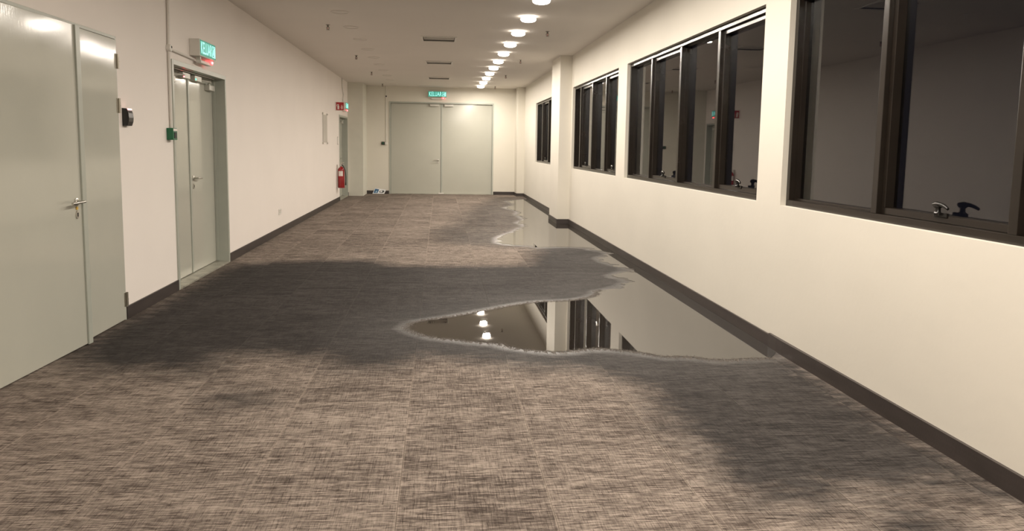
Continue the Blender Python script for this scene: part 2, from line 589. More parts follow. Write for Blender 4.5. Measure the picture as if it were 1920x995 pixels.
def sdf(poly, x, y):
    best = 1e9
    inside = False
    n = len(poly)
    for i in range(n):
        x0, y0 = poly[i]
        x1, y1 = poly[(i+1) % n]
        dx, dy = x1-x0, y1-y0
        t = max(0.0, min(1.0, ((x-x0)*dx+(y-y0)*dy)/(dx*dx+dy*dy+1e-12)))
        d = (x-x0-t*dx)**2+(y-y0-t*dy)**2
        if d < best:
            best = d
        if (y0 > y) != (y1 > y) and x < x0+(y-y0)*dx/dy:
            inside = not inside
    d = math.sqrt(best)
    return d if inside else -d


PUD_FULL = PUD+PUD_WALL

floor = tag(MB().box(XL-WT, XR+WT, YB-0.2, YE+0.2, -0.15, -0.007).build('floor', M_SCREED),
            'corridor floor covered in brown-grey carpet tiles, part of it soaked', 'floor', kind='structure')

TS = 0.6003
SX = -0.1537
cols = []
k = math.floor((XL-SX)/TS)
while SX+k*TS < XR:
    cols.append((max(XL, SX+k*TS), min(XR, SX+(k+1)*TS), k))
    k += 1
tiles = []
for x0, x1, k in cols:
    if x1-x0 < 0.03:
        continue
    off = 0.14 if k % 2 == 0 else 0.44
    y = YB-0.3+off
    y = YB + ((off - (YB % TS)) % TS) - TS
    while y < YE:
        a, b = max(y, YB), min(y+TS, YE)
        if b-a > 0.02:
            tiles.append((x0, x1, a, b))
        y += TS
tiles.sort(key=lambda t: t[2])
view = [t for t in tiles if t[3] > 2.35]
indiv = view[:300]
rest = [t for t in tiles if t[3] <= 2.35]+view[300:]


def tile_geo(x0, x1, y0, y1, seed):
    g = 0.0007
    n = 4
    xs = [x0+g+(x1-x0-2*g)*i/n for i in range(n+1)]
    ys = [y0+g+(y1-y0-2*g)*i/n for i in range(n+1)]
    dz = random.uniform(-0.0006, 0.0006)
    if sdf(PUD_FULL, (x0+x1)/2, (y0+y1)/2) > -0.6:
        dz = 0.0
    V, F, UV = [], [], []
    for yy in ys:
        for xx in xs:
            V.append((xx, yy, dz))
            UV.append(((xx-x0)/(x1-x0), (yy-y0)/(y1-y0)))
    for j in range(n):
        for i in range(n):
            p = j*(n+1)+i
            F.append((p, p+1, p+n+2, p+n+1))
    c = [0, n, (n+1)*(n+1)-1, n*(n+1)]
    q = len(V)
    for ci in c:
        V.append((V[ci][0], V[ci][1], -0.007))
        UV.append(UV[ci])
    for s in range(4):
        a, b = c[s], c[(s+1) % 4]
        F.append((a, q+s, q+(s+1) % 4, b))
    return V, F, UV


def tile_mesh(name, specs):
    V, F, U, SD = [], [], [], []
    for t in specs:
        s = random.random()*40
        v, f, u = tile_geo(*t, s)
        o = len(V)
        V += v
        F += [tuple(i+o for i in q) for q in f]
        U += u
        SD += [s]*len(v)
    me = bpy.data.meshes.new(name)
    me.from_pydata(V, [], F)
    uvl = me.uv_layers.new(name='tile')
    for lp in me.loops:
        uvl.data[lp.index].uv = U[lp.vertex_index]
    a1 = me.attributes.new('damp', 'FLOAT', 'POINT')
    a2 = me.attributes.new('shore', 'FLOAT', 'POINT')
    a3 = me.attributes.new('tile_seed', 'FLOAT', 'POINT')
    for i, v in enumerate(V):
        sh = sdf(PUD_FULL, v[0], v[1])
        ds = [sdf(p, v[0], v[1]) for p in DAMP]
        ds[1] = min(ds[1]*0.5, 0.05)
        dm = max(ds)
        dm = max(dm, sh+0.12)
        a1.data[i].value = max(-0.45, min(0.45, dm))
        a2.data[i].value = max(-0.9, min(0.6, sh))
        a3.data[i].value = SD[i]
    me.materials.append(M_CARPET)
    return me


for t in indiv:
    o = bpy.data.objects.new('carpet_tile', tile_mesh('carpet_tile', [t]))
    COL.objects.link(o)
    o.parent = floor
far = bpy.data.objects.new('carpet_tiles_remaining', tile_mesh('carpet_tiles_remaining', rest))
COL.objects.link(far)
far.parent = floor
far['kind'] = 'stuff'

# ------------------------------------------------------------------ windows
HANDLE_PROTO = None


def make_handle(parent, y, z, x):
    """cam handle of an awning sash: base plate, pivot hub and lever"""
    m = MB()
    m.box(x-0.012, x+0.002, y-0.055, y+0.045, z-0.016, z+0.010, 0.004)
    m.lathe([(0.017, 0), (0.019, 0.012), (0.013, 0.020), (0.013, 0.036), (0.020, 0.040), (0.020, 0.050), (0.014, 0.055)], 'Z', (x-0.020, y, z-0.004), 16)
    h = m.build('handle', M_HANDLE, parent, smooth=True)
    m = MB()
    m.tube([(x-0.020, y+0.03, z+0.047), (x-0.024, y, z+0.052), (x-0.028, y-0.04, z+0.050), (x-0.032, y-0.070, z+0.043), (x-0.034, y-0.092, z+0.034)],
           [0.011, 0.012, 0.010, 0.009, 0.007], 10)
    m.build('lever', M_HANDLE, parent, smooth=True)


WLAB = ['wide dark four-pane window next to the near doors side, before the first narrow wall strip',
        'dark four-pane window reflecting the red fire extinguisher',
        'dark four-pane window just before the projecting pier',
        'dark four-pane window beyond the projecting pier']
WLAB[0] = 'largest-looking dark four-pane window with bare wall reflected in its glass'
FX0, FXG = XR+0.04, XR+0.118
for wi, (ya, yb, mul) in enumerate(WINS):
    root = empty('window_%d' % (wi+1), (XR, (ya+yb)/2, WZ0))
    tag(root, WLAB[wi], 'window', kind='structure')
    fw, fh = 0.042, 0.042
    B = 0.003
    MB().box(FX0, XR+0.15, ya, yb, WZ1-fh, WZ1, B).build('frame_head', M_FRAME, root)
    MB().box(FX0, XR+0.15, ya, yb, WZ0, WZ0+fh, B).build('frame_sill', M_FRAME, root)
    MB().box(FX0, XR+0.15, ya, ya+fw, WZ0+fh, WZ1-fh, B).build('jamb', M_FRAME, root)
    MB().box(FX0, XR+0.15, yb-fw, yb, WZ0+fh, WZ1-fh, B).build('jamb', M_FRAME, root)
    edges = [ya+fw]
    for my in mul:
        m = MB().box(FX0, XR+0.15, my-0.026, my+0.026, WZ0+fh, WZ1-fh, B)
        m.build('mullion', M_FRAME, root)
        edges += [my-0.026, my+0.026]
    edges.append(yb-fw)
    for pi in range(4):
        p0, p1 = edges[2*pi], edges[2*pi+1]
        z0, z1 = WZ0+fh, WZ1-fh
        if pi % 2 == 0:      # opening awning sash
            s = 0.036
            sx0 = FX0+0.028
            sm = MB()
            sm.box(sx0, XR+0.14, p0+0.001, p1-0.001, z0+0.001, z0+s, 0.002)
            sm.box(sx0, XR+0.14, p0+0.001, p1-0.001, z1-s, z1-0.001, 0.002)
            sm.box(sx0, XR+0.14, p0+0.001, p0+s, z0+s, z1-s, 0.002)
            sm.box(sx0, XR+0.14, p1-s, p1-0.001, z0+s, z1-s, 0.002)
            sash = sm.build('sash', M_FRAME, root)
            MB().box(FXG, FXG+0.006, p0+s, p1-s, z0+s, z1-s).build('pane', M_GLASS, sash)
            make_handle(sash, (p0+p1)/2-0.01, z0+s+0.004, sx0+0.006)
        else:
            # fixed light: slim glazing bead and pane
            g = 0.012
            bm_ = MB()
            bm_.box(FX0+0.045, FXG, p0, p0+g, z0, z1)
            bm_.box(FX0+0.045, FXG, p1-g, p1, z0, z1)
            bm_.box(FX0+0.045, FXG, p0+g, p1-g, z0, z0+g)
            bm_.box(FX0+0.045, FXG, p0+g, p1-g, z1-g, z1)
            bm_.build('glazing_bead', M_FRAME, root)
            MB().box(FXG, FXG+0.006, p0, p1, z0, z1).build('pane', M_GLASS, root)


# ------------------------------------------------------------------ doors
def lever_handle(parent, side_x, y, z, direction, mat_=M_STEEL, key=True):
    """lever on a leaf whose face is at side_x and faces +X; lever points along direction*Y"""
    m = MB()
    m.lathe([(0.026, 0.0), (0.026, 0.007), (0.022, 0.009), (0.011, 0.010), (0.010, 0.045)], 'X', (side_x, y, z), 20)
    m.build('handle_rose', mat_, parent, smooth=True)
    m = MB()
    m.tube([(side_x+0.050, y+direction*-0.012, z+0.002), (side_x+0.052, y+direction*0.02, z+0.001), (side_x+0.052, y+direction*0.11, z-0.002), (side_x+0.046, y+direction*0.135, z-0.003)], 0.0095, 12)
    m.build('handle_lever', mat_, parent, smooth=True)
    if key:
        m = MB()
        pr = []
        for i in range(24):
            a = 2*math.pi*i/24
            pr.append((y+0.017*math.cos(a), z-0.085+0.027*math.sin(a)))
        m.prism(pr, 'X', side_x, side_x+0.008)
        e = m.build('keyhole_plate', mat_, parent, smooth=True)
        MB().box(side_x+0.0075, side_x+0.010, y-0.005, y+0.005, z-0.098, z-0.072, 0.001).build('keyhole', M_DARK, parent)


def hinge(parent, x, y, z, hh=0.11):
    m = MB()
    m.lathe([(0.009, 0), (0.009, hh)], 'Z', (x+0.009, y, z), 12)
    m.lathe([(0.011, hh*0.48), (0.011, hh*0.52)], 'Z', (x+0.009, y, z), 12)
    m.box(x, x+0.004, y-0.034, y+0.003, z, z+hh)
    m.build('hinge', M_HINGE, parent, smooth=True)


# door_1: flush double door, near leaf standing very slightly ajar
y0, y1, zt = D1_Y
SEAM1 = 5.335
d1 = empty('door_1', (XL, y0, 0))
tag(d1, 'flush pale grey double door with lever handle and visible hinges, beside the black card reader', 'door', kind='structure')
fm = MB()
fm.box(XL-0.12, XL+0.010, y1-0.022, y1, 0, zt, 0.002)
fm.box(XL-0.12, XL+0.010, y0, y0+0.022, 0, zt, 0.002)
fm.box(XL-0.12, XL+0.010, y0+0.022, y1-0.022, zt-0.022, zt, 0.002)
fm.build('frame', M_DOORFRAME, d1)
leaf2 = MB().box(XL-0.028, XL+0.018, SEAM1+0.012, y1-0.026, 0.010, zt-0.026, 0.0025).build('narrow_leaf', M_DOOR, d1)
for hz in (0.11, 1.60, 1.93):
    hinge(d1, XL+0.017, y1-0.018, hz)
piv = (XL+0.012, y0+0.026, 0)
leaf1 = MB().box(XL-0.034, XL+0.012, y0+0.026, SEAM1+0.008, 0.008, zt-0.026, 0.0025).build('wide_leaf', M_DOOR, d1, origin=piv)
ast = MB().box(XL+0.012, XL+0.024, SEAM1-0.030, SEAM1+0.024, 0.004, zt-0.027, 0.002).build('astragal', M_DOORFRAME, leaf1)
lever_handle(leaf1, XL+0.012, SEAM1-0.095, 0.985, -1)
MB().lathe([(0.010, 0), (0.012, 0.003), (0.012, 0.006)], 'X', (XL+0.012, SEAM1-0.095, 0.943), 14).build('warning_dot', M_BRASS, leaf1)
leaf1.rotation_euler = (0, 0, -math.radians(2.4))


def closer(parent, x, y, z, w, sgn, name='closer_body'):
    """overhead closer on the leaf face at x (faces +X), arm running up to the frame"""
    MB().box(x, x+0.055, y-w/2, y+w/2, z-0.03, z+0.03, 0.006).build(name, M_CLOSER, parent)
    m = MB()
    m.tube([(x+0.03, y+sgn*w*0.25, z+0.03), (x+0.03, y+sgn*w*0.25, z+0.052)], 0.012, 10)
    m.tube([(x+0.032, y+sgn*w*0.25, z+0.046), (x+0.10, y+sgn*(w*0.25+0.16), z+0.05), (x+0.03, y+sgn*(w*0.25+0.30), z+0.058)], 0.008, 8)
    m.build('closer_arm', M_CLOSER, parent, smooth=True)


def recessed_door(name, label, ya, yb, zt, rec, seam, handle_y, hdir, frame=0.045, gear=True):
    d = tag(empty(name, (XL, ya, 0)), label, 'door', kind='structure')
    xf = XL-rec
    m = MB()
    m.box(XL-WT, XL+0.012, ya, ya+frame, 0, zt, 0.002)
    m.box(XL-WT, XL+0.012, yb-frame, yb, 0, zt, 0.002)
    m.box(XL-WT, XL+0.012, ya+frame, yb-frame, zt-frame, zt, 0.002)
    # rebate stop behind the visible edge of the frame
    m.box(xf+0.002, xf+0.03, yb-frame-0.014, yb-frame, 0.03, zt-frame)
    m.build('frame', M_DOORFRAME, d)
    MB().box(XL-WT, XL+0.016, ya+frame, yb-frame, 0, 0.018, 0.002).build('threshold', M_THRESH, d)
    if seam:
        la = MB().box(xf-0.045, xf, ya+frame+0.004, seam-0.003, 0.024, zt-frame-0.004, 0.002).build('leaf', M_DOOR, d)
        lb = MB().box(xf-0.045, xf, seam+0.003, yb-frame-0.004, 0.024, zt-frame-0.004, 0.002).build('leaf', M_DOOR, d)
        MB().box(xf, xf+0.010, seam-0.022, seam+0.014, 0.026, zt-frame-0.006, 0.002).build('astragal', M_DOORFRAME, la)
    else:
        la = lb = MB().box(xf-0.045, xf, ya+frame+0.004, yb-frame-0.004, 0.024, zt-frame-0.004, 0.002).build('leaf', M_DOOR, d)
    lever_handle(lb, xf, handle_y, 1.01, hdir)
    return d, la, lb, xf


d2, la, lb, xf = recessed_door('door_2', 'recessed grey double door under the lit exit sign with closers and magnetic locks', D2_Y[0], D2_Y[1], D2_Y[2], 0.13, 8.13, 8.23, 1)
closer(lb, xf, 8.80, 1.985, 0.20, -1)
closer(la, xf, 7.52, 1.985, 0.20, 1)
for yy, led, mm in ((7.96, M_REDLED, 'red'), (8.33, M_GREENLED, 'green')):
    m = MB().box(xf, xf+0.05, yy-0.11, yy+0.11, 2.02, 2.075, 0.004)
    lk = m.build('magnetic_lock', M_CLOSER, la if yy < 8.13 else lb)
    MB().lathe([(0.010, -0.004), (0.010, 0.002), (0.004, 0.005)], 'X', (xf+0.05, yy-0.085, 2.035), 12).build('status_light', led, lk if False else d2)
MB().tube([(xf+0.06, 7.40, 2.085), (xf+0.06, 8.85, 2.085)], 0.006, 8).build('cable_trunking', M_STEEL, d2)

d3, la3, lb3, xf3 = recessed_door('door_3', 'recessed grey door behind the fire extinguisher, next to the corner pilaster', D3_Y[0], D3_Y[1], D3_Y[2], 0.13, 19.82, 19.92, 1)
closer(lb3, xf3, 20.30, 1.95, 0.20, -1)

# door_4: wide double door in the end wall (faces -Y)
x0, x1, zt = D4_X
d4 = tag(empty('door_4', (0, YE, 0)), 'wide pale grey double door closing the corridor end', 'door', kind='structure')
m = MB()
FJ = 0.04
m.box(x0, x0+FJ, YE-0.012, YE+0.15, 0, zt, 0.002)
m.box(x1-FJ, x1, YE-0.012, YE+0.15, 0, zt, 0.002)
m.box(x0+FJ, x1-FJ, YE-0.012, YE+0.15, zt-FJ, zt, 0.002)
m.build('frame', M_DOORFRAME, d4)
yf = YE+0.055
SEAM4 = 0.043
l4a = MB().box(x0+FJ+0.004, SEAM4-0.004, yf, yf+0.045, 0.012, zt-FJ-0.004, 0.002).build('leaf', M_DOOR, d4)
l4b = MB().box(SEAM4+0.004, x1-FJ-0.004, yf, yf+0.045, 0.012, zt-FJ-0.004, 0.002).build('leaf', M_DOOR, d4)
MB().box(SEAM4+0.006, SEAM4+0.05, yf-0.012, yf, 0.02, zt-FJ-0.01, 0.002).build('astragal', M_DOORFRAME, l4b)
MB().box(x0+FJ, x1-FJ, YE-0.01, YE+0.15, 0, 0.010, 0.001).build('threshold', M_THRESH, d4)
MB().box(SEAM4-0.06, SEAM4+0.09, YE-0.016, YE+0.05, 0.010, 0.036, 0.002).build('floor_bolt_plate', M_WHITE, d4)
for cx in (-0.145, 0.262):
    MB().box(cx-0.128, cx+0.128, yf-0.06, yf, 2.485, 2.545, 0.006).build('closer_body', M_CLOSER, l4a if cx < 0 else l4b)
m = MB()
m.lathe([(0.026, 0), (0.026, -0.008), (0.011, -0.010), (0.010, -0.045)], 'Y', (-0.03, yf, 0.975), 16)
m.tube([(-0.02, yf-0.05, 0.977), (-0.06, yf-0.052, 0.976), (-0.165, yf-0.05, 0.972)], 0.010, 10)
m.build('handle_lever', M_STEEL, l4a, smooth=True)
m = MB()
m.prism([(-0.03+0.017*math.cos(2*math.pi*i/20), 0.905+0.027*math.sin(2*math.pi*i/20)) for i in range(20)], 'Y', yf-0.008, yf)
m.build('keyhole_plate', M_STEEL, l4a)


# ================================================================== lamps
def downlight_parts(lit):
    root = empty('downlight' if lit else 'unlit_downlight')
    if lit:
        MB().lathe([(0.075, 0.0), (0.075, -0.008), (0.068, -0.011), (0.0, -0.011)], 'Z', (0, 0, 0), 32).build('trim_ring', M_TRIM, root, smooth=True)
        MB().lathe([(0.052, -0.006), (0.078, -0.010), (0.094, -0.021), (0.100, -0.036), (0.094, -0.051), (0.078, -0.062), (0.052, -0.069), (0.0, -0.073)], 'Z', (0, 0, 0), 32).build('opal_diffuser', M_OPAL, root, smooth=True)  # bulged shape stands in for the bloom around the lit lamp
        ld = bpy.data.lights.new('lamp', 'AREA')
        ld.shape = 'DISK'
        ld.size = 0.16
        ld.energy = LAMP_POWER
        ld.color = LAMP_COLOR
        lo = bpy.data.objects.new('lamp', ld)
        COL.objects.link(lo)
        lo.parent = root
        lo.location = (0, 0, -0.076)
    else:
        MB().lathe([(0.112, 0.0), (0.112, -0.006), (0.106, -0.010), (0.098, -0.010), (0.098, 0.0)], 'Z', (0, 0, 0), 32).build('trim_ring', M_TRIM, root, smooth=True)
        MB().lathe([(0.098, -0.001), (0.098, -0.005), (0.0, -0.006)], 'Z', (0, 0, 0), 32).build('opal_diffuser', M_UNLIT, root, smooth=True)
    return root


ORD = ['first', 'second', 'third', 'fourth', 'fifth', 'sixth', 'seventh', 'eighth', 'ninth', 'tenth', 'eleventh', 'twelfth', 'thirteenth',
       'fourteenth', 'fifteenth', 'sixteenth', 'seventeenth', 'eighteenth', 'nineteenth', 'twentieth', 'twenty-first', 'twenty-second']
proto = downlight_parts(True)
LSTEP = 1.2292
for i in range(20):
    o = proto if i == 0 else copy_tree(proto)
    o.location = (1.108, 8.4506+LSTEP*(10-i), H)
    tag(o, 'glowing round ceiling downlight, %s lit one counted from the end double door' % ORD[i], 'downlight', 'row of lit downlights')
protou = downlight_parts(False)
for i in range(12):
    o = protou if i == 0 else copy_tree(protou)
    o.location = (-1.24, 8.55+LSTEP*(10-i), H)
    tag(o, 'switched-off flush round downlight, %s unlit one counted from the end wall' % ORD[i], 'downlight', 'row of unlit downlights')

# ================================================================== ceiling vents
def vent():
    root = empty('ceiling_vent')
    s = VENT
    m = MB()
    w = 0.030
    for a in ((-s, s, -s, -s+w), (-s, s, s-w, s), (-s, -s+w, -s+w, s-w), (s-w, s, -s+w, s-w)):
        m.box(a[0], a[1], a[2], a[3], -0.012, 0.0, 0.002)
    m.build('frame', M_VENT, root)
    MB().box(-s+0.021, s-0.021, -s+0.021, s-0.021, 0.10, 0.11).build('plenum_back', M_DARK, root)
    nk = MB()
    q0, q1 = s-0.024, s-0.020
    for a in ((-q1, q1, -q1, -q0), (-q1, q1, q0, q1), (-q1, -q0, -q0, q0), (q0, q1, -q0, q0)):
        nk.box(a[0], a[1], a[2], a[3], 0.001, 0.105)
    nk.build('neck', M_DUCT, root)  # neck and backing coloured dark to carry the shade inside the vent
    r = s-w-0.006
    for kx in range(4):
        ra, rb = r-kx*0.058, r-kx*0.058-0.026
        if rb < 0.02:
            break
        m = MB()
        t = 0.003
        za, zb = (0.012, 0.075) if kx == 0 else (0.026, 0.085)
        corners = lambda q, z: [Vector((-q, -q, z)), Vector((q, -q, z)), Vector((q, q, z)), Vector((-q, q, z))]
        A, Bq = corners(ra, za), corners(rb, zb)
        A2, B2 = corners(ra, za+t*1.5), corners(rb, zb+t*1.5)
        va = [[m.bm.verts.new(p) for p in c] for c in (A, Bq, A2, B2)]
        for i in range(4):
            j = (i+1) % 4
            m.bm.faces.new((va[0][i], va[0][j], va[1][j], va[1][i]))
            m.bm.faces.new((va[2][i], va[3][i], va[3][j], va[2][j]))
            m.bm.faces.new((va[0][i], va[2][i], va[2][j], va[0][j]))
            m.bm.faces.new((va[1][i], va[1][j], va[3][j], va[3][i]))
        m.build('louvre_blade', M_VENT, root)
    return root


vp = vent()
for i, y in enumerate(reversed(VENTS_Y)):
    o = vp if i == 0 else copy_tree(vp)
    o.location = (-0.015, y, H)
    tag(o, 'square white ceiling air vent, %s counted from the end double door' % ORD[i], 'air vent', 'ceiling air vents along the corridor centre')

# access panel in the ceiling near the end wall
ap = empty('ceiling_access_panel', (-0.02, 21.5, H))
MB().box(-0.60, 0.56, 21.32, 21.66, H-0.008, H, 0.002).build('panel', M_CEIL, ap)
tag(ap, 'flat rectangular ceiling access panel above the end exit sign', 'access panel')

# ================================================================== sprinklers
def sprinkler():
    root = empty('fire_sprinkler')
    MB().lathe([(0.030, 0), (0.028, -0.004), (0.012, -0.006), (0.012, -0.030), (0.009, -0.032)], 'Z', (0, 0, 0), 14).build('escutcheon', M_SPRINK, root, smooth=True)
    m = MB()
    m.tube([(0.010, 0, -0.028), (0.020, 0, -0.045), (0.006, 0, -0.066)], 0.004, 6)
    m.tube([(-0.010, 0, -0.028), (-0.020, 0, -0.045), (-0.006, 0, -0.066)], 0.004, 6)
    m.build('yoke_arm', M_SPRINK, root, smooth=True)
    MB().lathe([(0.004, -0.034), (0.004, -0.060)], 'Z', (0, 0, 0), 8).build('bulb', M_SIGNRED, root)
    MB().lathe([(0.008, -0.064), (0.024, -0.068), (0.024, -0.071), (0.006, -0.072)], 'Z', (0, 0, 0), 14).build('deflector', M_SPRINK, root, smooth=True)
    return root


sp = sprinkler()
first = True
for side, x in (('unlit', -1.54), ('lit', 1.52)):
    for i, y in enumerate((21.0, 17.65, 14.46, 10.86)):
        o = sp if first else copy_tree(sp)
        first = False
        o.location = (x, y, H)
        tag(o, 'small pendent sprinkler beside the %s downlights, %s from the end wall' % (side, ORD[i]), 'sprinkler', 'ceiling sprinklers')


# ================================================================== exit signs
def exit_sign(label, face_center, facing, w=0.52, h=0.165, d=0.10):
    """built facing -Y around the origin (back at y=0), then turned so its face looks along 'facing'"""
    root = empty('exit_sign')
    hw = w/2
    MB().box(-hw, hw, -d, -0.0, -h/2, h/2, 0.006).build('housing', M_WHITE, root)
    MB().box(-hw+0.008, hw-0.008, -d-0.003, -d+0.001, -h/2+0.008, h/2-0.008, 0.001).build('green_panel', M_GREENFACE, root)
    mt = Matrix.Translation((-0.058, -d-0.003, -0.004)) @ Matrix.Rotation(math.radians(90), 4, 'X')
    text_mesh('lettering', 'KELUAR', M_SIGNTEXT, root, 0.165, mt, 0.001, 0.56, 0.0015)
    # exit pictogram: running figure at a doorway, in a light square
    m = MB()
    px, yy = hw-0.072, -d-0.003
    for a in ((px-0.052, px-0.044, -0.058, 0.058), (px+0.044, px+0.052, -0.058, 0.058), (px-0.044, px+0.044, 0.050, 0.058), (px-0.044, px+0.044, -0.058, -0.050)):
        m.box(a[0], a[1], yy-0.0012, yy, a[2], a[3])
    m.box(px+0.012, px+0.040, yy-0.0012, yy, -0.046, 0.044)
    m.prism([(px-0.020, 0.022), (px+0.000, 0.030), (px-0.004, -0.008), (px-0.022, -0.006)], 'Y', yy-0.0012, yy)
    m.prism([(px-0.022, -0.004), (px-0.008, -0.006), (px-0.024, -0.030), (px-0.040, -0.044), (px-0.034, -0.022)], 'Y', yy-0.0012, yy)
    m.prism([(px-0.010, -0.006), (px-0.002, -0.004), (px+0.006, -0.024), (px-0.002, -0.044), (px-0.008, -0.040), (px-0.004, -0.024)], 'Y', yy-0.0012, yy)
    m.prism([(px-0.014+0.008*math.cos(2*math.pi*i/12), 0.038+0.008*math.sin(2*math.pi*i/12)) for i in range(12)], 'Y', yy-0.0012, yy)
    m.build('pictogram', M_SIGNTEXT, root)
    # lamp bar hanging below
    for bx in (-0.16, 0.16):
        MB().box(bx-0.01, bx+0.01, -d*0.75, -d*0.35, -h/2-0.032, -h/2).build('bracket_leg', M_CLOSER, root)
    MB().box(-0.17, 0.17, -d*0.8, -d*0.3, -h/2-0.062, -h/2-0.030, 0.006).build('bracket_bar', M_WHITE, root)
    MB().box(0.12, 0.21, -d*0.9, -d*0.3, -h/2-0.050, -h/2-0.006, 0.010).build('charge_lens', M_REDLENS, root)
    MB().lathe([(0.013, 0), (0.012, -0.008), (0.0, -0.012)], 'Y', (0.165, -d*0.9, -h/2-0.028), 12).build('charge_light', M_REDLED, root)
    root.location = face_center
    if facing == '+X':
        root.rotation_euler = (0, 0, math.radians(90))
    tag(root, label, 'exit sign', 'lit exit signs')
    return root


exit_sign('green lit KELUAR exit sign box above the recessed double door with magnetic locks', (XL, 8.07, 2.315), '+X')
exit_sign('green lit KELUAR exit sign on the end wall above the widest double door', (-0.062, YE, 2.82), '-Y')
exit_sign('green lit exit sign above the door behind the fire extinguisher', (XL, 19.72, 2.35), '+X')

# ================================================================== conduits and wall boxes
cr = 0.014
cx = XL+cr
cd = empty('conduit', (XL, 7.19, 1.51))
MB().tube([(cx, 7.19, 1.512), (cx, 7.19, 2.20)], cr, 12).build('pipe', M_CONDUIT, cd, smooth=True)
MB().tube([(cx, 7.19, 2.25), (cx, 7.205, 2.55), (cx, 7.21, H)], cr, 12).build('pipe', M_CONDUIT, cd, smooth=True)
MB().lathe([(0.034, 0), (0.034, 0.030), (0.030, 0.036), (0.0, 0.037)], 'X', (XL, 7.19, 2.225), 20).build('junction_box', M_CONDUIT, cd, smooth=True)
MB().lathe([(0.010, 0), (0.010, 0.004)], 'X', (XL+0.036, 7.20, 2.235), 12).build('knockout', M_DARK, cd)
MB().tube([(cx, 7.22, 2.222), (cx, 7.85, 2.205), (cx, 7.90, 2.205)], 0.012, 10).build('branch_pipe', M_CONDUIT, cd, smooth=True)
tag(cd, 'grey vertical conduit with round junction box beside the double door with magnetic locks', 'conduit')

cd = empty('conduit', (XL, 19.6, 2.43))
pts = [(XL+0.012, 19.62, 2.436), (XL+0.012, 19.60, 2.50), (XL+0.012, 19.72, 2.62), (XL+0.012, 19.58, 2.74), (XL+0.012, 19.48, 2.86), (XL+0.012, 19.48, H)]
MB().tube(pts, 0.016, 10).build('pipe', M_CONDUIT, cd, smooth=True)
tag(cd, 'wavy grey conduit dropping from the ceiling to the exit sign near the pilaster', 'conduit')

cd = empty('conduit', (-1.495, YE, 1.44))
MB().tube([(-1.495, YE-0.010, 1.46), (-1.495, YE-0.010, 2.70)], 0.009, 10).build('pipe', M_WHITE, cd, smooth=True)
MB().tube([(-1.495, YE-0.010, 2.76), (-1.495, YE-0.010, H)], 0.009, 10).build('pipe', M_WHITE, cd, smooth=True)
MB().lathe([(0.034, 0), (0.034, -0.030), (0.0, -0.034)], 'Y', (-1.495, YE, 2.73), 16).build('junction_box', M_CONDUIT, cd, smooth=True)
MB().lathe([(0.020, 0), (0.020, -0.006)], 'Y', (-1.49, YE-0.032, 2.735), 12).build('knockout', M_DARK, cd)
MB().box(-1.525, -1.462, YE-0.045, YE, 1.385, 1.46, 0.004).build('end_box', M_WHITE, cd)
tag(cd, 'thin white conduit on the end wall left of the wide double door', 'conduit')
MBx = empty('door_release_box', (-1.58, YE, 1.42))
MB().box(-1.625, -1.537, YE-0.04, YE, 1.385, 1.47, 0.004).build('case', M_BLACK, MBx)
MB().box(-1.597, -1.560, YE-0.044, YE-0.039, 1.41, 1.45, 0.002).build('button', M_GREEN, MBx)
tag(MBx, 'small black door release box on the end wall beside the conduit', 'release box')

gb = empty('break_glass_box', (XL, 7.16, 1.46))
MB().box(XL, XL+0.058, 7.105, 7.215, 1.405, 1.512, 0.004).build('case', M_GREEN, gb)
MB().box(XL+0.057, XL+0.061, 7.112, 7.208, 1.485, 1.506, 0.001).build('label_strip', M_SIGNWHITE, gb)
MB().box(XL+0.057, XL+0.062, 7.130, 7.190, 1.42, 1.475, 0.002).build('glass_window', M_DARK, gb)
tag(gb, 'green emergency door release box at the foot of the grey conduit', 'release box')

rd = empty('card_reader', (XL, 6.20, 1.57))
m = MB()
prof = [(XL+0.001, 1.505), (XL+0.038, 1.508), (XL+0.049, 1.54), (XL+0.052, 1.57), (XL+0.048, 1.605), (XL+0.036, 1.640), (XL+0.001, 1.643)]
m.prism([(a, b) for a, b in prof], 'Y', 6.155, 6.245)
m.build('case', M_BLACK, rd)
MB().box(XL+0.030, XL+0.0455, 6.165, 6.235, 1.628, 1.641, 0.003).build('status_light', mat('reader_glow', (0.9, 0.5, 0.48), 0.4, emit=(1.0, 0.45, 0.42), estr=1.5), rd)
tag(rd, 'black card reader with a small red light beside the flush door hinge', 'card reader')

so = empty('power_socket', (XL, 11.87, 0.34))
MB().box(XL, XL+0.010, 11.785, 11.955, 0.295, 0.385, 0.003).build('face_plate', M_WHITE, so)
for yy in (11.83, 11.91):
    for dy, dz in ((0, 0.016), (-0.011, -0.008), (0.011, -0.008)):
        MB().box(XL+0.0095, XL+0.0108, yy+dy-0.004, yy+dy+0.004, 0.338+dz-0.003, 0.338+dz+0.003).build('socket_hole', M_DARK, so)
    MB().box(XL+0.010, XL+0.014, yy+0.022, yy+0.036, 0.350, 0.372, 0.001).build('rocker_switch', M_WHITE, so)
tag(so, 'white double power socket low on the wall of doors', 'power socket')

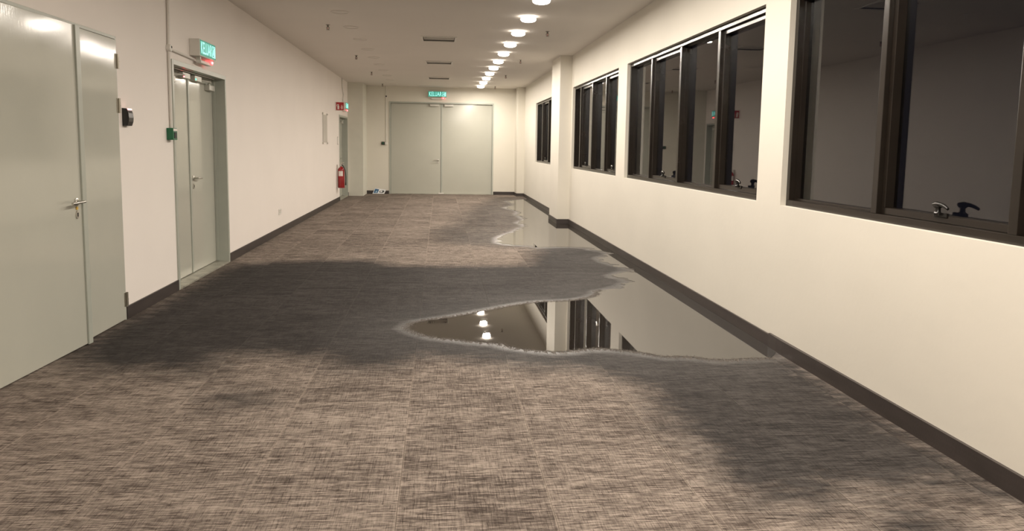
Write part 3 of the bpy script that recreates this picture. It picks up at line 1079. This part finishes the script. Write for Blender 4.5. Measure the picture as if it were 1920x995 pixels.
# acrylic notice holder on stand-offs
ah = empty('notice_holder', (XL, 16.58, 1.70))
MB().box(XL+0.004, XL+0.012, 16.30, 16.88, 1.42, 2.00, 0.001).build('acrylic_sheet', M_ACRYL, ah)
for yy in (16.26, 16.90):
    for zz in (1.40, 2.02):
        MB().tube([(XL, yy, zz), (XL+0.026, yy, zz)], 0.013, 12).build('stand_off', M_STEEL, ah)
        MB().box(XL+0.0045, XL+0.0115, min(yy, 16.59)-0.02 if yy < 16.5 else 16.86, 16.34 if yy < 16.5 else yy+0.02, zz-0.022, zz+0.022, 0.001).build('corner_tab', M_ACRYL, ah)
tag(ah, 'frosted square acrylic notice holder on metal stand-offs, bare wall around it', 'notice holder')
ws = empty('wall_plate', (XL, 18.62, 1.46))
MB().box(XL, XL+0.008, 18.56, 18.70, 1.37, 1.56, 0.002).build('plate', M_ACRYL, ws)
MB().box(XL+0.0075, XL+0.010, 18.575, 18.685, 1.385, 1.545, 0.001).build('insert', M_WHITE, ws)
tag(ws, 'small pale wall plate above the fire extinguisher', 'wall plate')

# ================================================================== fire extinguisher and its flag sign
fe = empty('fire_extinguisher', (XL+0.105, 18.45, 0.34))
ex, ey, ez = XL+0.105, 18.45, 0.345
MB().lathe([(0.066, 0.0), (0.078, 0.006), (0.080, 0.03), (0.080, 0.40), (0.076, 0.44), (0.058, 0.475), (0.030, 0.495), (0.024, 0.50), (0.024, 0.515)], 'Z', (ex, ey, ez), 28).build('cylinder', M_RED, fe, smooth=True)
MB().lathe([(0.0815, 0.0), (0.0815, 0.022)], 'Z', (ex, ey, ez-0.004), 28).build('base_ring', mat('ring_dark_red', (0.25, 0.01, 0.012), 0.4), fe, smooth=True)
vm = MB()
vm.lathe([(0.026, 0.51), (0.026, 0.53), (0.018, 0.535), (0.018, 0.565)], 'Z', (ex, ey, ez), 16)
vm.build('valve', M_STEEL, fe, smooth=True)
m = MB()
m.tube([(ex-0.015, ey, ez+0.555), (ex+0.03, ey-0.02, ez+0.562), (ex+0.075, ey-0.045, ez+0.548)], 0.008, 8)
m.build('carry_handle', M_STEEL, fe, smooth=True)
m = MB()
m.tube([(ex-0.02, ey, ez+0.572), (ex+0.02, ey-0.015, ez+0.592), (ex+0.07, ey-0.045, ez+0.598)], 0.007, 8)
m.build('squeeze_lever', M_STEEL, fe, smooth=True)
m = MB()
hp = []
for i in range(15):
    t = i/14
    a = math.pi*(1-t)
    hp.append((ex+0.015+0.10*math.sin(t*math.pi*0.55)+0.0*t, ey-0.03-0.03*t, ez+0.545-0.05*t-0.36*t*t))
m.tube(hp, 0.012, 10)
m.build('hose', M_RUBBER, fe, smooth=True)
MB().tube([hp[-1], (hp[-1][0]-0.004, hp[-1][1], hp[-1][2]-0.07)], [0.013, 0.018], 12).build('nozzle', M_RUBBER, fe, smooth=True)
m = MB()
lab = []
va, vb = [], []
for i in range(9):
    a = math.radians(-135+i*10)
    for lst, zz in ((va, 0.28), (vb, 0.40)):
        lst.append(m.bm.verts.new((ex+0.0812*math.cos(a), ey+0.0812*math.sin(a), ez+zz)))
for i in range(8):
    m.bm.faces.new((va[i], va[i+1], vb[i+1], vb[i]))
m.build('instruction_label', M_SIGNWHITE, fe, smooth=True)
MB().box(XL, XL+0.026, ey-0.03, ey+0.03, ez+0.02, ez+0.55, 0.003).build('wall_bracket', M_STEEL, fe)
tag(fe, 'red fire extinguisher with black hose hung on the wall', 'fire extinguisher')

fs = empty('fire_extinguisher_sign', (XL, 18.30, 2.28))
sy = 18.30
sx0, sx1, sz0, sz1 = XL+0.004, XL+0.210, 2.165, 2.375
MB().box(sx0, sx1, sy-0.002, sy+0.003, sz0, sz1, 0.0008).build('white_plate', M_SIGNWHITE, fs)
MB().box(sx0+0.014, sx1-0.014, sy-0.0035, sy-0.0015, sz0+0.014, sz1-0.014).build('red_field', M_SIGNRED, fs)
m = MB()
ux, uz = sx0+0.066, sz0+0.035
m.box(ux-0.022, ux+0.022, sy-0.0050, sy-0.0030, uz, uz+0.085)
m.box(ux-0.010, ux+0.010, sy-0.0050, sy-0.0030, uz+0.085, uz+0.105)
m.box(ux-0.030, ux+0.014, sy-0.0050, sy-0.0030, uz+0.105, uz+0.118)
m.prism([(ux-0.030, uz+0.118), (ux-0.042, uz+0.070), (ux-0.034, uz+0.068), (ux-0.020, uz+0.110)], 'Y', sy-0.0050, sy-0.0030)
m.build('extinguisher_symbol', M_SIGNWHITE, fs)
m = MB()
fx = sx0+0.148
m.prism([(fx-0.026, uz+0.02), (fx-0.012, uz), (fx+0.012, uz), (fx+0.028, uz+0.022), (fx+0.024, uz+0.055), (fx+0.030, uz+0.085), (fx+0.012, uz+0.068), (fx+0.006, uz+0.118), (fx-0.012, uz+0.080), (fx-0.022, uz+0.095), (fx-0.020, uz+0.058), (fx-0.030, uz+0.045)], 'Y', sy-0.0050, sy-0.0030)
m.build('flame_symbol', mat('sign_flame_pink', (0.72, 0.42, 0.40), 0.45), fs)
MB().box(XL, XL+0.006, sy-0.012, sy+0.014, sz0, sz1, 0.001).build('wall_flange', M_SIGNWHITE, fs)
tag(fs, 'square red and white fire extinguisher sign sticking out from the wall', 'sign')

# ================================================================== leaflet propped at the end wall
lf = empty('leaflet', (-1.71, 21.62, 0.0))
bmx = MB()
tilt = math.radians(62)
ct, st = math.cos(tilt), math.sin(tilt)


def lp(u, v, n=0.0):
    """u along the wall, v up the sheet, n off the sheet"""
    return Vector((-1.875+u+0.06*v/0.16, 21.600+ct*v-st*n, 0.004+st*v+ct*n))


def lquad(name, pts, material, n0, n1):
    m = MB()
    a = [m.bm.verts.new(lp(u, v, n0)) for u, v in pts]
    b = [m.bm.verts.new(lp(u, v, n1)) for u, v in pts]
    m.bm.faces.new(a)
    m.bm.faces.new(b[::-1])
    for i in range(len(pts)):
        j = (i+1) % len(pts)
        m.bm.faces.new((a[i], b[i], b[j], a[j]))
    return m.build(name, material, lf)


lquad('sheet', [(0, 0), (0.33, 0), (0.33, 0.125), (0, 0.175)], M_PAPER, 0.0, 0.003)
lquad('blue_picture', [(0.015, 0.02), (0.135, 0.02), (0.135, 0.135), (0.015, 0.155)], M_BLUE, 0.003, 0.004)
lquad('white_figure', [(0.06, 0.04), (0.11, 0.04), (0.10, 0.09), (0.07, 0.09)], mat('print_pale_blue', (0.35, 0.5, 0.6), 0.4), 0.004, 0.0046)
lquad('dark_print', [(0.17+0.065+0.07*math.cos(2*math.pi*i/18), 0.066+0.040*math.sin(2*math.pi*i/18)) for i in range(18)], M_GREYPRINT, 0.003, 0.004)
lquad('white_spot', [(0.17+0.05+0.028*math.cos(2*math.pi*i/14), 0.07+0.028*math.sin(2*math.pi*i/14)) for i in range(14)], M_PAPER, 0.004, 0.0046)
tag(lf, 'white leaflet with blue picture propped against the end wall baseboard', 'leaflet')

# ================================================================== puddle
def refine(pts, step=0.02):
    out = []
    for (xa, ya_), (xb, yb_) in zip(pts, pts[1:]):
        L_ = math.hypot(xb-xa, yb_-ya_)
        n = max(1, int(L_/step))
        for i in range(n):
            t = i/n
            out.append((xa+(xb-xa)*t, ya_+(yb_-ya_)*t))
    out.append(pts[-1])
    return out


def smooth_poly(pts, it=2):
    for _ in range(it):
        q = [pts[0]]
        for a, b in zip(pts, pts[1:]):
            q.append((a[0]*0.75+b[0]*0.25, a[1]*0.75+b[1]*0.25))
            q.append((a[0]*0.25+b[0]*0.75, a[1]*0.25+b[1]*0.75))
        q.append(pts[-1])
        pts = q
    return pts


shore = refine(smooth_poly(PUD, 1), 0.012)
rag = []
for i, (x, y) in enumerate(shore):
    far_ = max(0.0, min(1.0, (y-6.6)/1.5))      # spilt water fingers out along the weave further down the corridor
    n1 = noise.noise(Vector((x*30, y*30, 1.3)))
    n2 = noise.noise(Vector((x*30, y*30, 7.7)))
    n4 = noise.noise(Vector((x*110, y*110, 5.1)))
    n5 = noise.noise(Vector((x*160, y*160, 9.1)))
    st1 = noise.noise(Vector((x*0.8, y*7, 3.1)))
    st2 = noise.noise(Vector((x*1.5, y*22, 6.4)))
    xx = x+0.012*n1+0.008*n4+far_*(0.13*st1+0.07*st2)
    yy = y+0.014*n2+0.012*n4+0.010*n5
    rag.append((min(xx, PW-0.004), yy))
outline = rag+PUD_WALL
from mathutils.geometry import tessellate_polygon
tri = tessellate_polygon([[Vector((a, b, 0)) for a, b in outline]])
wz = 0.0022
n = len(outline)
V = [(a, b, wz) for a, b in outline]+[(a, b, -0.0005) for a, b in outline]
Fc = []
for t in tri:
    a, b, c = (Vector(V[i]) for i in t)
    Fc.append(tuple(t) if (b-a).cross(c-a).z > 0 else tuple(reversed(t)))
Fc += [tuple(i+n for i in reversed(f)) for f in Fc]
area = sum(outline[i][0]*outline[(i+1) % n][1]-outline[(i+1) % n][0]*outline[i][1] for i in range(n))
for i in range(n):
    j = (i+1) % n
    Fc.append((i, i+n, j+n, j) if area > 0 else (i, j, j+n, i+n))
me = bpy.data.meshes.new('puddle')
me.from_pydata(V, [], Fc)
me.materials.append(M_WATER)
pd = bpy.data.objects.new('puddle', me)
COL.objects.link(pd)
tag(pd, 'mirror-like puddle of water standing on the carpet along the windowed wall', 'puddle')

# soaked carpet pile standing up through the water's edge: uncountable fibres, one part of the floor
def fibre_mat():
    m = bpy.data.materials.new('wet_fibre_painted_glint')
    nt, N, L, P = nodes_of(m)
    geo = N.new('ShaderNodeNewGeometry')
    nz = N.new('ShaderNodeTexNoise')
    nz.inputs['Scale'].default_value = 150.0
    L.new(geo.outputs['Position'], nz.inputs['Vector'])
    rp = N.new('ShaderNodeValToRGB')
    rp.color_ramp.elements[0].color = (0.05, 0.042, 0.036, 1)
    rp.color_ramp.elements[1].color = (0.42, 0.38, 0.34, 1)  # pale end of the ramp paints the glint of wet fibres into their colour
    L.new(nz.outputs['Fac'], rp.inputs['Fac'])
    L.new(rp.outputs['Color'], P.inputs['Base Color'])
    P.inputs['Roughness'].default_value = 0.25
    P.inputs['Specular IOR Level'].default_value = 1.0
    return m


rng_ = random.Random(11)
V, Fc = [], []
for i in range(len(rag)-1):
    (xa, ya_), (xb, yb_) = rag[i], rag[i+1]
    if min(ya_, yb_) > 7.2:
        continue
    dx, dy = xb-xa, yb_-ya_
    L_ = math.hypot(dx, dy)
    if L_ < 1e-6:
        continue
    nx, ny = dy/L_, -dx/L_           # outward side is found by the polygon test below
    if sdf(PUD_FULL, xa+nx*0.05, ya_+ny*0.05) > sdf(PUD_FULL, xa-nx*0.05, ya_-ny*0.05):
        nx, ny = -nx, -ny
    for k_ in range(max(1, int(L_/0.0004))):
        t = rng_.random()
        off = rng_.gauss(0.016, 0.024)
        px, py = xa+dx*t+nx*off, ya_+dy*t+ny*off
        if px > PW-0.06:
            continue
        hgt = rng_.uniform(0.003, 0.011)*(1.0 if off > -0.01 else 0.7)
        a = rng_.uniform(0, math.pi)
        w_ = rng_.uniform(0.0008, 0.0016)
        lx, ly = rng_.gauss(0, 0.0022), rng_.gauss(0, 0.0022)
        o_ = len(V)
        for q in range(3):
            V.append((px+w_*math.cos(a+q*2.094), py+w_*math.sin(a+q*2.094), -0.001))
        V.append((px+lx, py+ly, hgt))
        Fc += [(o_, o_+1, o_+3), (o_+1, o_+2, o_+3), (o_+2, o_, o_+3)]
me = bpy.data.meshes.new('wet_carpet_pile')
me.from_pydata(V, [], Fc)
me.materials.append(fibre_mat())
pile = bpy.data.objects.new('wet_carpet_pile', me)
COL.objects.link(pile)
pile.parent = floor
pile['kind'] = 'stuff'
